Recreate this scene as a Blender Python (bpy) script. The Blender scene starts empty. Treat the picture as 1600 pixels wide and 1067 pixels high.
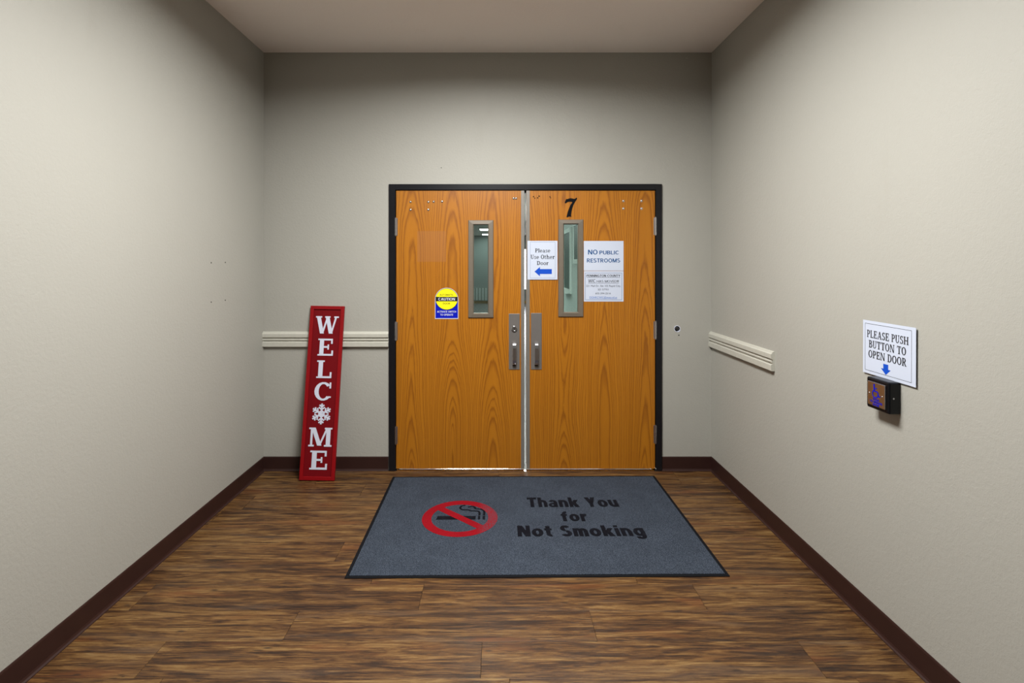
import bpy, bmesh, math, random
from mathutils import Matrix, Vector

random.seed(11)
scene = bpy.context.scene
COL = scene.collection
PI = math.pi

# ------------------------------------------------------------------ camera
F, EYE, D = 830.0, 1.46, 3.751          # focal length (px of a 1600 px frame), eye height, distance to the far wall
cam_d = bpy.data.cameras.new('camera')
cam = bpy.data.objects.new('camera', cam_d)
COL.objects.link(cam)
cam.location = (0, 0, EYE)
cam.rotation_euler = (PI / 2, 0, 0)
cam_d.sensor_fit = 'HORIZONTAL'
cam_d.sensor_width = 36.0
cam_d.lens = 36.0 * F / 1600
cam_d.shift_x = 20 / 1600
cam_d.shift_y = -121.5 / 1600
cam_d.clip_start = 0.02
scene.camera = cam

# ------------------------------------------------------------------ world, exposure
w = bpy.data.worlds.new('world')
scene.world = w
w.use_nodes = True
w.node_tree.nodes['Background'].inputs[0].default_value = (0.55, 0.62, 0.7, 1)
w.node_tree.nodes['Background'].inputs[1].default_value = 0.05
scene.view_settings.view_transform = 'Standard'
scene.view_settings.look = 'None'
scene.view_settings.gamma = 1
scene.view_settings.use_curve_mapping = False
scene.view_settings.exposure = 0.2
TROFFER_WATTS = 128.0
LOBBY_POWER = 24.0

# ------------------------------------------------------------------ plan of the vestibule (metres)
S = D / F
XL, XR, ZC, YB = -1.663, 1.500, 2.951, -3.2
def bx(px): return (px - 780) * S               # a pixel on the far wall to metres
def bz(py): return EYE - (py - 412) * S

# ------------------------------------------------------------------ node helpers
class N:
    def __init__(self, name, rough=0.5, metal=0.0, spec=0.5):
        self.m = bpy.data.materials.new(name)
        self.m.use_nodes = True
        self.t = self.m.node_tree
        self.b = self.t.nodes['Principled BSDF']
        self.b.inputs['Roughness'].default_value = rough
        self.b.inputs['Metallic'].default_value = metal
        self.b.inputs['Specular IOR Level'].default_value = spec
    def node(self, typ, **kw):
        n = self.t.nodes.new(typ)
        for k, v in kw.items(): setattr(n, k, v)
        return n
    def link(self, a, b): self.t.links.new(a, b)
    def put(self, sock, v):
        if isinstance(v, bpy.types.NodeSocket): self.link(v, sock)
        else: sock.default_value = v
    def coord(self, kind='Object'): return self.node('ShaderNodeTexCoord').outputs[kind]
    def vmul(self, v, s):
        n = self.node('ShaderNodeVectorMath', operation='MULTIPLY')
        self.put(n.inputs[0], v); self.put(n.inputs[1], s); return n.outputs[0]
    def vadd(self, v, s):
        n = self.node('ShaderNodeVectorMath', operation='ADD')
        self.put(n.inputs[0], v); self.put(n.inputs[1], s); return n.outputs[0]
    def math(self, op, a, b=0.0, c=0.0, clamp=False):
        n = self.node('ShaderNodeMath', operation=op, use_clamp=clamp)
        self.put(n.inputs[0], a); self.put(n.inputs[1], b); self.put(n.inputs[2], c); return n.outputs[0]
    def noise(self, v, scale=1.0, detail=2.0, rough=0.5, dist=0.0):
        n = self.node('ShaderNodeTexNoise')
        self.put(n.inputs['Vector'], v); n.inputs['Scale'].default_value = scale
        n.inputs['Detail'].default_value = detail; n.inputs['Roughness'].default_value = rough
        n.inputs['Distortion'].default_value = dist
        return n.outputs['Fac']
    def ramp(self, fac, stops, interp='LINEAR'):
        n = self.node('ShaderNodeValToRGB')
        n.color_ramp.interpolation = interp
        el = n.color_ramp.elements
        while len(el) < len(stops): el.new(0.5)
        for e, (p, c) in zip(el, stops):
            e.position = p; e.color = c if len(c) == 4 else (*c, 1)
        self.put(n.inputs[0], fac); return n.outputs[0]
    def step(self, v, a, b):
        n = self.node('ShaderNodeMapRange', interpolation_type='SMOOTHSTEP')
        self.put(n.inputs[0], v); n.inputs[1].default_value = a; n.inputs[2].default_value = b
        return n.outputs[0]
    def mix(self, fac, a, b):
        n = self.node('ShaderNodeMix', data_type='RGBA')
        self.put(n.inputs[0], fac)
        self.put(n.inputs[6], a if not isinstance(a, tuple) else (*a[:3], 1))
        self.put(n.inputs[7], b if not isinstance(b, tuple) else (*b[:3], 1)); return n.outputs[2]
    def sep(self, v):
        n = self.node('ShaderNodeSeparateXYZ'); self.put(n.inputs[0], v); return n.outputs
    def comb(self, x, y, z):
        n = self.node('ShaderNodeCombineXYZ')
        self.put(n.inputs[0], x); self.put(n.inputs[1], y); self.put(n.inputs[2], z); return n.outputs[0]
    def color(self, c): self.put(self.b.inputs['Base Color'], c if not isinstance(c, tuple) else (*c[:3], 1))
    def rough(self, v): self.put(self.b.inputs['Roughness'], v)
    def bump(self, h, strength=0.2, dist=0.002):
        n = self.node('ShaderNodeBump')
        n.inputs['Strength'].default_value = strength; n.inputs['Distance'].default_value = dist
        self.put(n.inputs['Height'], h); self.link(n.outputs[0], self.b.inputs['Normal'])

def plain(name, c, rough=0.5, metal=0.0, spec=0.5, var=0.08, scale=40.0):
    g = N(name, rough, metal, spec)
    n = g.noise(g.coord(), scale, 3)
    g.color(g.mix(n, tuple(x * (1 - var) for x in c), tuple(min(1, x * (1 + var)) for x in c)))
    return g.m

def wall_mat(name, c):
    g = N(name, 0.6, 0, 0.35)
    p = g.coord()
    big = g.noise(p, 1.3, 3, 0.55)
    smear = g.noise(g.vmul(p, (1.6, 1.6, 0.5)), 3.0, 4, 0.6)
    col = g.mix(big, tuple(x * 0.97 for x in c), tuple(x * 1.03 for x in c))
    dirt = g.math('MULTIPLY', g.step(smear, 0.60, 0.78), 0.10)
    g.color(g.mix(dirt, col, (c[0] * 0.78, c[1] * 0.73, c[2] * 0.66)))
    a = g.noise(p, 75.0, 3, 0.6)
    b = g.noise(p, 240.0, 2, 0.5)
    g.bump(g.math('ADD', a, g.math('MULTIPLY', b, 0.4)), 0.38, 0.003)
    return g.m

M_WALL = wall_mat('painted_wall', (0.335, 0.3255, 0.291))
M_CEIL = wall_mat('painted_ceiling', (0.88, 0.815, 0.77))
M_TRIM = plain('painted_chair_rail', (0.44, 0.43, 0.375), 0.42)
M_BASE = plain('brown_rubber', (0.026, 0.010, 0.008), 0.42, 0, 0.3, 0.15, 14)
M_FRAME = plain('black_metal_frame', (0.006, 0.006, 0.008), 0.3, 0, 0.3, 0.2)
M_BRONZE = plain('taupe_metal', (0.150, 0.122, 0.092), 0.45, 0.25, 0.5, 0.06)
M_STEEL = plain('worn_steel', (0.50, 0.50, 0.52), 0.28, 1.0)
M_BRIGHT = plain('bright_steel', (0.80, 0.80, 0.82), 0.16, 1.0)
M_PLATE = plain('grey_pull_plate', (0.18, 0.165, 0.155), 0.42, 0.45, 0.5, 0.06)
M_GREYEDGE = plain('grey_edge_metal', (0.20, 0.185, 0.165), 0.4, 0.35)
M_PAPER = plain('white_paper', (0.480, 0.520, 0.620), 0.7, 0, 0.2, 0.02, 8)
M_INK = plain('black_ink', (0.012, 0.012, 0.014), 0.6, 0, 0.2)
M_BLUEINK = plain('dark_blue_ink', (0.006, 0.06, 0.19), 0.6, 0, 0.2)
M_ARROW = plain('bright_blue_ink', (0.003, 0.060, 0.43), 0.6, 0, 0.2)
M_LINKINK = plain('link_blue_ink', (0.03, 0.12, 0.42), 0.6, 0, 0.2)
M_GREYINK = plain('grey_blue_border_ink', (0.10, 0.14, 0.25), 0.6, 0, 0.2)
M_BLACK = plain('black_plastic', (0.003, 0.0035, 0.005), 0.28, 0, 0.25, 0.2)
M_HOLE = plain('dark_hole', (0.004, 0.004, 0.004), 0.9, 0, 0.1)
M_YELLOW = plain('yellow_sticker', (0.83, 0.76, 0.008), 0.4, 0, 0.4, 0.03)
M_BLUE = plain('blue_sticker', (0.002, 0.007, 0.36), 0.5, 0, 0.15, 0.03)
M_OLIVE = plain('olive_ink', (0.13, 0.115, 0.004), 0.6, 0, 0.2)
M_WHITE = plain('white_print', (0.53, 0.55, 0.65), 0.55, 0, 0.3, 0.02)
M_RED = plain('red_board_paint', (0.135, 0.0008, 0.0035), 0.6, 0, 0.15, 0.10, 9)
M_REDB = plain('bright_red_border_paint', (0.215, 0.0015, 0.004), 0.5, 0, 0.2, 0.08, 9)
M_RUBBER = plain('black_rubber', (0.004, 0.0045, 0.006), 0.8, 0, 0.1)
M_MATINK = plain('black_carpet_print', (0.006, 0.007, 0.012), 0.95, 0, 0.1)

def oak(shift):
    g = N('oak_veneer', 0.38, 0, 0.4)
    p = g.coord()
    x, z, out = g.sep(p)                           # local y is the height of the door
    x = g.math('ADD', x, shift)
    wob = g.noise(g.comb(g.math('MULTIPLY', x, 5.0), 0.0, g.math('MULTIPLY', z, 1.3)), 1.0, 2)
    xw = g.math('ADD', x, g.math('MULTIPLY', g.math('SUBTRACT', wob, 0.5), 0.05))
    half = 0.1425
    u = g.math('PINGPONG', xw, half)
    fid = g.math('FLOOR', g.math('DIVIDE', g.math('ADD', xw, half), 2 * half))
    # depth of the log's heart behind the veneer drifts along the height: arches up, then down
    dn = g.noise(g.comb(g.math('MULTIPLY', fid, 7.31), 1.7, g.math('MULTIPLY', z, 1.0)), 0.75, 1.0, 0.4)
    dd = g.math('ADD', g.math('MULTIPLY', g.math('SUBTRACT', dn, 0.27), 0.17), g.math('MULTIPLY', z, 0.045))
    jit = g.noise(g.comb(g.math('MULTIPLY', x, 60.0), 0.0, g.math('MULTIPLY', z, 9.0)), 1.0, 3, 0.6)
    r = g.math('SQRT', g.math('ADD', g.math('MULTIPLY', u, u), g.math('MULTIPLY', dd, dd)))
    r = g.math('ADD', r, g.math('MULTIPLY', g.math('SUBTRACT', jit, 0.5), 0.006))
    irr = g.noise(g.comb(g.math('MULTIPLY', r, 38.0), 4.0, 0.0), 1.0, 2)
    fr = g.math('FRACT', g.math('ADD', g.math('DIVIDE', r, 0.0105), g.math('MULTIPLY', irr, 3.0)))
    line = g.ramp(fr, [(0.0, (0, 0, 0)), (0.45, (0.08,) * 3), (0.78, (1, 1, 1)), (0.90, (0.45,) * 3), (1.0, (0, 0, 0))])
    fine = g.noise(g.comb(g.math('MULTIPLY', x, 420.0), 0.0, g.math('MULTIPLY', z, 7.0)), 1.0, 3, 0.6)
    tone = g.noise(g.comb(g.math('MULTIPLY', x, 9.0), 3.0, g.math('MULTIPLY', z, 0.5)), 1.0, 2)
    base = g.mix(tone, (0.305, 0.106, 0.004), (0.405, 0.152, 0.009))
    base = g.mix(g.math('MULTIPLY', g.step(fine, 0.45, 0.72), 0.35), base, (0.26, 0.080, 0.005))
    col = g.mix(g.math('MULTIPLY', line, 0.70), base, (0.165, 0.046, 0.003))
    return g, p, x, z, col
def oak_leaf(name, shift, stain=None):
    g, p, x, z, col = oak(shift)
    g.m.name = name
    if stain:                                     # the paler, pinkish rectangle where a notice once hung
        x0, x1, z0, z1 = stain
        m = g.math('MULTIPLY', g.math('MULTIPLY', g.math('GREATER_THAN', x, x0 + shift), g.math('LESS_THAN', x, x1 + shift)),
                   g.math('MULTIPLY', g.math('GREATER_THAN', z, z0), g.math('LESS_THAN', z, z1)))
        col = g.mix(g.math('MULTIPLY', m, 0.38), col, (0.30, 0.125, 0.045))
    g.color(col)
    return g.m

def plank_mat():
    g = N('rustic_vinyl_plank', 0.42, 0, 0.4)
    rnd = g.node('ShaderNodeObjectInfo').outputs['Random']
    off = g.comb(g.math('MULTIPLY', rnd, 53.0), g.math('MULTIPLY', rnd, 31.7), g.math('MULTIPLY', rnd, 17.3))
    p = g.coord()
    def q(sx, sy): return g.vadd(g.vmul(p, (sx, sy, 1.0)), off)
    n1 = g.noise(q(2.4, 26.0), 1.0, 7, 0.68, 0.9)
    n2 = g.noise(q(9.0, 110.0), 1.0, 5, 0.72, 0.8)
    mixv = g.math('ADD', g.math('MULTIPLY', n1, 0.55), g.math('MULTIPLY', n2, 0.45))
    n3 = g.noise(q(1.0, 300.0), 1.0, 2, 0.6)
    mixv = g.math('ADD', mixv, g.math('MULTIPLY', g.math('SUBTRACT', n3, 0.5), 0.18))
    mixv = g.math('MULTIPLY_ADD', g.math('SUBTRACT', mixv, 0.5), 1.7, 0.52)
    mixv = g.math('ADD', mixv, g.math('MULTIPLY', g.math('SUBTRACT', rnd, 0.5), 0.06))
    c = g.ramp(mixv, [(0.28, (0.010, 0.004, 0.002)), (0.40, (0.028, 0.0115, 0.004)), (0.50, (0.066, 0.028, 0.008)),
                      (0.60, (0.122, 0.060, 0.017)), (0.74, (0.185, 0.110, 0.040))])
    gray = g.step(g.noise(q(1.3, 11.0), 1.0, 4, 0.6, 0.4), 0.50, 0.68)
    c = g.mix(g.math('MULTIPLY', gray, 0.35), c, (0.070, 0.048, 0.034))
    rust = g.step(g.noise(g.vadd(q(1.6, 9.0), (9.0, 4.0, 0.0)), 1.0, 3, 0.6), 0.56, 0.74)
    c = g.mix(g.math('MULTIPLY', rust, 0.45), c, (0.135, 0.042, 0.010))
    crack = g.step(g.noise(q(2.6, 60.0), 1.0, 6, 0.7, 1.6), 0.62, 0.67)
    c = g.mix(g.math('MULTIPLY', crack, 0.75), c, (0.014, 0.007, 0.004))
    v = g.node('ShaderNodeTexVoronoi', voronoi_dimensions='2D'); g.put(v.inputs['Vector'], q(2.2, 7.0)); v.inputs['Scale'].default_value = 1.0
    knot = g.math('SUBTRACT', 1.0, g.step(v.outputs['Distance'], 0.012, 0.055))
    c = g.mix(g.math('MULTIPLY', knot, 0.8), c, (0.020, 0.010, 0.006))
    g.color(c)
    g.rough(g.math('ADD', 0.36, g.math('MULTIPLY', n2, 0.2)))
    g.bump(mixv, 0.25, 0.0015)
    return g.m

def carpet(name, ca, cb):
    g = N(name, 0.95, 0, 0.1)
    p = g.coord()
    a = g.noise(p, 290.0, 3, 0.7)
    b = g.noise(p, 5.0, 4, 0.6)
    col = g.mix(g.step(a, 0.38, 0.64), ca, cb)
    col = g.mix(g.math('MULTIPLY', g.step(b, 0.35, 0.7), 0.18), col, tuple(x * 0.55 for x in ca))
    g.color(col)
    g.bump(a, 0.6, 0.004)
    return g
M_CARPET = carpet('grey_blue_carpet', (0.010, 0.013, 0.020), (0.068, 0.084, 0.112)).m
def red_print():
    g = carpet('red_carpet_print', (0.15, 0.002, 0.006), (0.29, 0.004, 0.010))
    p = g.coord(); x, y, z = g.sep(p)
    worn = g.math('MULTIPLY', g.step(x, 0.09, 0.16), g.step(g.noise(p, 130.0, 3, 0.6), 0.44, 0.56))
    src = g.b.inputs['Base Color'].links[0].from_socket
    g.color(g.mix(g.math('MULTIPLY', worn, 0.8), src, (0.07, 0.045, 0.06)))
    return g.m
M_REDPRINT = red_print()
def worn_print():
    g = carpet('worn_black_carpet_print', (0.002, 0.002, 0.004), (0.005, 0.0055, 0.009))
    p = g.coord()
    worn = g.step(g.noise(p, 26.0, 3, 0.6), 0.50, 0.62)
    worn = g.math('MULTIPLY', worn, g.step(g.noise(p, 160.0, 2, 0.6), 0.40, 0.60))
    src = g.b.inputs['Base Color'].links[0].from_socket
    g.color(g.mix(g.math('MULTIPLY', worn, 0.15), src, (0.03, 0.038, 0.055)))
    return g.m
M_MATINK = worn_print()

def emit(name, c, s):
    m = bpy.data.materials.new(name); m.use_nodes = True
    t = m.node_tree; t.nodes.clear()
    e = t.nodes.new('ShaderNodeEmission'); e.inputs[0].default_value = (*c, 1); e.inputs[1].default_value = s
    o = t.nodes.new('ShaderNodeOutputMaterial'); t.links.new(e.outputs[0], o.inputs[0]); return m
M_LAMP = emit('lit_diffuser', (1.0, 0.985, 0.955), 3.0)
M_LOBBYLAMP = emit('lobby_lit_diffuser', (0.96, 1.0, 0.98), LOBBY_POWER)

def glass():
    m = bpy.data.materials.new('tinted_glass'); m.use_nodes = True
    t = m.node_tree; t.nodes.clear()
    tr = t.nodes.new('ShaderNodeBsdfTransparent'); tr.inputs[0].default_value = (0.80, 0.89, 0.86, 1)
    gl = t.nodes.new('ShaderNodeBsdfGlossy'); gl.inputs['Roughness'].default_value = 0.03
    fr = t.nodes.new('ShaderNodeFresnel'); fr.inputs[0].default_value = 1.5
    mx = t.nodes.new('ShaderNodeMixShader'); o = t.nodes.new('ShaderNodeOutputMaterial')
    t.links.new(fr.outputs[0], mx.inputs[0]); t.links.new(tr.outputs[0], mx.inputs[1]); t.links.new(gl.outputs[0], mx.inputs[2])
    t.links.new(mx.outputs[0], o.inputs[0]); return m
M_GLASS = glass()

# ------------------------------------------------------------------ mesh helpers
class MB:
    def __init__(self): self.v = []; self.f = []
    def add(self, vs, fs):
        o = len(self.v); self.v += [tuple(p) for p in vs]; self.f += [tuple(i + o for i in f) for f in fs]; return self
    def box(self, a, b):
        x0, y0, z0 = a; x1, y1, z1 = b
        return self.add([(x0, y0, z0), (x1, y0, z0), (x1, y1, z0), (x0, y1, z0), (x0, y0, z1), (x1, y0, z1), (x1, y1, z1), (x0, y1, z1)],
                        [(3, 2, 1, 0), (4, 5, 6, 7), (0, 1, 5, 4), (1, 2, 6, 5), (2, 3, 7, 6), (3, 0, 4, 7)])
    def prism(self, poly, n0, n1):                     # outline in the first two axes, extruded along the third
        k = len(poly)
        vs = [(p[0], p[1], n0) for p in poly] + [(p[0], p[1], n1) for p in poly]
        fs = [tuple(range(k - 1, -1, -1)), tuple(range(k, 2 * k))] + [(i, (i + 1) % k, k + (i + 1) % k, k + i) for i in range(k)]
        return self.add(vs, fs)
    def ring(self, cx, cy, ro, ri, n0, n1, k=48, ry=None, riy=None, a0=0.0, a1=2 * PI):
        ry = ro if ry is None else ry; riy = ri if riy is None else riy
        full = abs(a1 - a0 - 2 * PI) < 1e-6
        m = k if full else k + 1
        A = [a0 + (a1 - a0) * i / k for i in range(m)]
        vs = []
        for n in (n0, n1):
            vs += [(cx + ro * math.cos(a), cy + ry * math.sin(a), n) for a in A]
            vs += [(cx + ri * math.cos(a), cy + riy * math.sin(a), n) for a in A]
        fs = []
        for i in range(k):
            j = (i + 1) % m
            o0, o1, i0, i1 = i, j, m + i, m + j
            fs += [(2 * m + o0, 2 * m + o1, 2 * m + i1, 2 * m + i0), (o1, o0, i0, i1),
                   (o0, o1, 2 * m + o1, 2 * m + o0), (i1, i0, 2 * m + i0, 2 * m + i1)]
        return self.add(vs, fs)
    def disc(self, cx, cy, r, n0, n1, k=20, ry=None):
        ry = r if ry is None else ry
        return self.prism([(cx + r * math.cos(2 * PI * i / k), cy + ry * math.sin(2 * PI * i / k)) for i in range(k)], n0, n1)
    def dome(self, cx, cy, r, n0, h, k=14, rows=4):
        vs = []; fs = []
        for j in range(rows):
            a = PI / 2 * j / rows
            vs += [(cx + r * math.cos(a) * math.cos(2 * PI * i / k), cy + r * math.cos(a) * math.sin(2 * PI * i / k), n0 + h * math.sin(a)) for i in range(k)]
        vs.append((cx, cy, n0 + h))
        for j in range(rows - 1):
            fs += [(j * k + i, j * k + (i + 1) % k, (j + 1) * k + (i + 1) % k, (j + 1) * k + i) for i in range(k)]
        fs += [((rows - 1) * k + i, (rows - 1) * k + (i + 1) % k, len(vs) - 1) for i in range(k)]
        return self.add(vs, fs)
    def tube(self, pts, r, k=8):
        pts = [Vector(p) for p in pts]; vs = []; fs = []
        for i, p in enumerate(pts):
            t = (pts[min(i + 1, len(pts) - 1)] - pts[max(i - 1, 0)]).normalized()
            a = t.orthogonal().normalized() if abs(t.z) > 0.95 else Vector((0, 0, 1)).cross(t).normalized()
            b = t.cross(a)
            vs += [p + r * (math.cos(2 * PI * j / k) * a + math.sin(2 * PI * j / k) * b) for j in range(k)]
        for i in range(len(pts) - 1):
            fs += [(i * k + j, i * k + (j + 1) % k, (i + 1) * k + (j + 1) % k, (i + 1) * k + j) for j in range(k)]
        fs += [tuple(range(k - 1, -1, -1)), tuple((len(pts) - 1) * k + j for j in range(k))]
        return self.add(vs, fs)
    def flatline(self, pts, wd, n0, n1):               # flat ribbon following a polyline in the first two axes
        P = [Vector((p[0], p[1])) for p in pts]; L = []; R = []
        for i, p in enumerate(P):
            t = (P[min(i + 1, len(P) - 1)] - P[max(i - 1, 0)]).normalized()
            nrm = Vector((-t.y, t.x)) * wd / 2
            L.append(p + nrm); R.append(p - nrm)
        for i in range(len(P) - 1):
            self.prism([R[i], R[i + 1], L[i + 1], L[i]], n0, n1 + (len(self.v) % 50) * 4e-6)
        return self
    def mesh(self, name, bevel=0.0, smooth=False):
        me = bpy.data.meshes.new(name)
        bm = bmesh.new()
        bv = [bm.verts.new(p) for p in self.v]
        for f in self.f:
            try: bm.faces.new([bv[i] for i in f])
            except ValueError: pass
        if bevel:
            bmesh.ops.remove_doubles(bm, verts=bm.verts, dist=1e-6)
            bmesh.ops.recalc_face_normals(bm, faces=bm.faces)
            es = [e for e in bm.edges if len(e.link_faces) == 2 and e.calc_face_angle(0) > 0.6]
            bmesh.ops.bevel(bm, geom=es, offset=bevel, segments=2, profile=0.5, affect='EDGES', clamp_overlap=True)
        bm.normal_update()
        big = [f for f in bm.faces if len(f.verts) > 4]
        if big: bmesh.ops.triangulate(bm, faces=big)
        bmesh.ops.recalc_face_normals(bm, faces=bm.faces)
        if smooth:
            for f in bm.faces: f.smooth = True
        bm.to_mesh(me); bm.free()
        return me
    def build(self, name, m, parent=None, bevel=0.0, smooth=False, label=None, kind=None):
        me = self.mesh(name, bevel, smooth)
        if smooth:
            me.set_sharp_from_angle(angle=math.radians(40))
        return mkobj(name, me, m, parent, label, kind)

def mkobj(name, me, m, parent=None, label=None, kind=None):
    o = bpy.data.objects.new(name, me)
    COL.objects.link(o)
    if m is not None:
        me.materials.clear(); me.materials.append(m)
    if parent is not None: o.parent = parent
    if label: o['label'] = label
    if kind: o['kind'] = kind
    return o

def frame_back(x, z, off=0.0, tilt=0.0):     # local x to the right, y up, z out of the far wall
    return Matrix.Translation((x, D - off, z)) @ Matrix(((1, 0, 0, 0), (0, 0, -1, 0), (0, 1, 0, 0), (0, 0, 0, 1))) @ Matrix.Rotation(tilt, 4, 'Z')
def frame_right(y, z, off=0.0, tilt=0.0):    # the same on the right wall, seen from inside the room
    return Matrix.Translation((XR - off, y, z)) @ Matrix(((0, 0, -1, 0), (-1, 0, 0, 0), (0, 1, 0, 0), (0, 0, 0, 1))) @ Matrix.Rotation(tilt, 4, 'Z')

def thing(name, label, cat, M, group=None, kind=None):
    o = bpy.data.objects.new(name, None)
    COL.objects.link(o)
    o.empty_display_size = 0.1
    o.matrix_world = M
    o['label'] = label
    if cat: o['category'] = cat
    if group: o['group'] = group
    if kind: o['kind'] = kind
    return o

# ------------------------------------------------------------------ lettering
def sans(body, x0, y0, wd, ht, n, m, parent, bold=0.0, name='lettering', thick=0.0002):
    """Lettering in the built-in sans face, fitted to a width and a height; x0 is its centre, y0 its foot."""
    c = bpy.data.curves.new('text', 'FONT')
    c.body = body; c.size = 1.0; c.offset = bold; c.resolution_u = 4
    o = bpy.data.objects.new('text', c); COL.objects.link(o)
    dg = bpy.context.evaluated_depsgraph_get()
    me = bpy.data.meshes.new_from_object(o.evaluated_get(dg))
    bpy.data.objects.remove(o); bpy.data.curves.remove(c)
    xs = [v.co.x for v in me.vertices]
    desc = 0.0
    cap = 0.729 + 2 * bold
    sx = wd / (max(xs) - min(xs)); sy = ht / cap
    mid = (max(xs) + min(xs)) / 2
    for v in me.vertices:
        v.co = (x0 + (v.co.x - mid) * sx, y0 + (v.co.y + bold) * sy, n)
    me.name = name
    return mkobj(name, me, m, parent)

T, t_, s_, V = 0.20, 0.105, 0.085, 0.08      # stem, hairline, serif height, serif overhang, as parts of the cap height
def R(x0, y0, x1, y1): return [(x0, y0), (x1, y0), (x1, y1), (x0, y1)]
def bar(x0, y0, x1, y1, wd): return [(x0 - wd / 2, y0), (x0 + wd / 2, y0), (x1 + wd / 2, y1), (x1 - wd / 2, y1)]
def arc(cx, cy, rx, ry, a0, a1, wx=T, wy=t_, k=14):
    out = []
    A = [math.radians(a0 + (a1 - a0) * i / k) for i in range(k + 1)]
    for i in range(k):
        q = []
        for a, f in ((A[i], 1), (A[i + 1], 1), (A[i + 1], 0), (A[i], 0)):
            ox, oy = (rx, ry) if f else (rx - wx, ry - wy)
            q.append((cx + ox * math.cos(a), cy + oy * math.sin(a)))
        out.append(q)
    return out
def stem(x, h=1.0, foot=True, head=True, wd=T, fl=True, fr=True):
    o = [R(x, 0, x + wd, h)]
    if foot: o.append(R(x - V * fl, 0, x + wd + V * fr, s_))
    if head: o.append(R(x - V, h - s_, x + wd + V * 0.9, h))
    return o
G = {}
G['I'] = (0.33, stem(V))
G['E'] = (0.74, stem(V) + [R(V, 1 - t_, 0.70, 1), R(0.62, 0.70, 0.70, 1), R(V, 0.46, 0.52, 0.46 + t_), R(0.46, 0.36, 0.53, 0.66),
                           R(V, 0, 0.74, t_), R(0.66, 0, 0.74, 0.31)])
G['L'] = (0.70, stem(V) + [R(V, 0, 0.70, t_), R(0.62, 0, 0.70, 0.34)])
G['C'] = (0.80, arc(0.42, 0.5, 0.42, 0.51, 40, 320) + [R(0.70, 0.66, 0.78, 0.99), R(0.66, 0.15, 0.79, 0.23)])
G['M'] = (1.06, stem(V, wd=0.10) + stem(0.82, wd=T) + [bar(0.20, 1, 0.52, 0.05, T), bar(0.86, 1, 0.52, 0.05, 0.09), R(0, 1 - s_, 0.28, 1)])
G['W'] = (1.20, [bar(0.14, 1, 0.36, 0, T), bar(0.62, 0.98, 0.38, 0, 0.09), bar(0.60, 1, 0.82, 0, T), bar(1.07, 1, 0.84, 0, 0.09),
                 R(0, 1 - s_, 0.32, 1), R(0.48, 1 - s_, 0.76, 1), R(0.96, 1 - s_, 1.20, 1)])
G['P'] = (0.70, stem(V) + [R(V, 1 - t_, 0.42, 1), R(V, 0.42, 0.42, 0.42 + t_)] + arc(0.40, 0.71, 0.30, 0.29, -90, 90))
G['R'] = (0.82, stem(V) + [R(V, 1 - t_, 0.42, 1), R(V, 0.44, 0.42, 0.44 + t_), bar(0.42, 0.48, 0.66, 0, T), R(0.56, 0, 0.82, s_)] + arc(0.40, 0.72, 0.29, 0.28, -90, 90))
G['B'] = (0.76, stem(V) + [R(V, 1 - t_, 0.42, 1), R(V, 0.48, 0.42, 0.48 + t_), R(V, 0, 0.44, t_)] + arc(0.40, 0.76, 0.28, 0.24, -90, 90) + arc(0.42, 0.28, 0.33, 0.28, -90, 90))
G['D'] = (0.82, stem(V) + [R(V, 1 - t_, 0.38, 1), R(V, 0, 0.38, t_)] + arc(0.36, 0.5, 0.45, 0.5, -90, 90))
G['O'] = (0.84, arc(0.42, 0.5, 0.42, 0.51, 0, 360, k=28))
G['U'] = (0.84, [R(V, 0.3, V + T, 1), R(0.62, 0.3, 0.72, 1), R(0, 1 - s_, 0.34, 1), R(0.52, 1 - s_, 0.84, 1)] + arc(0.40, 0.32, 0.32, 0.33, 180, 360, 0.14, 0.10))
G['T'] = (0.78, [R(0.305, 0, 0.305 + T, 1), R(0.2, 0, 0.58, s_), R(0, 1 - t_, 0.78, 1), R(0, 0.70, 0.075, 1), R(0.705, 0.70, 0.78, 1)])
G['N'] = (0.92, stem(V, wd=0.10) + [R(0.72, 0, 0.82, 1), R(0.62, 1 - s_, 0.92, 1), bar(0.16, 1, 0.74, 0, T), R(0, 1 - s_, 0.22, 1)])
G['H'] = (0.90, stem(V) + stem(0.65) + [R(V, 0.45, 0.70, 0.45 + t_)])
G['A'] = (0.90, [bar(0.42, 1, 0.14, 0, 0.09), bar(0.46, 1, 0.74, 0, T), R(0.24, 0.28, 0.66, 0.28 + t_), R(0, 0, 0.28, s_), R(0.58, 0, 0.90, s_)])
G['S'] = (0.66, arc(0.33, 0.735, 0.29, 0.275, 30, 270, T, 0.09) + arc(0.33, 0.275, 0.31, 0.285, 90, -150, T, 0.09)[0:] + [R(0.54, 0.70, 0.61, 0.98), R(0.02, 0.02, 0.09, 0.30)])
G['l'] = (0.33, [R(V, 0, V + T, 1), R(0, 0, 0.33, s_), R(0, 1 - s_, V + T, 1)])
G['e'] = (0.62, arc(0.31, 0.34, 0.31, 0.35, 0, 315, 0.15, 0.09) + [R(0.08, 0.30, 0.61, 0.30 + t_)])
G['a'] = (0.64, [R(0.38, 0, 0.54, 0.45), R(0.38, 0, 0.64, s_)] + arc(0.29, 0.44, 0.25, 0.25, 0, 150, 0.15, 0.09) + arc(0.26, 0.20, 0.26, 0.21, 0, 360, 0.14, 0.08, 20))
G['s'] = (0.52, arc(0.26, 0.50, 0.22, 0.19, 30, 270, 0.13, 0.08) + arc(0.26, 0.20, 0.25, 0.20, 90, -150, 0.13, 0.08) + [R(0.41, 0.47, 0.47, 0.68), R(0.02, 0.01, 0.08, 0.22)])
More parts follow.
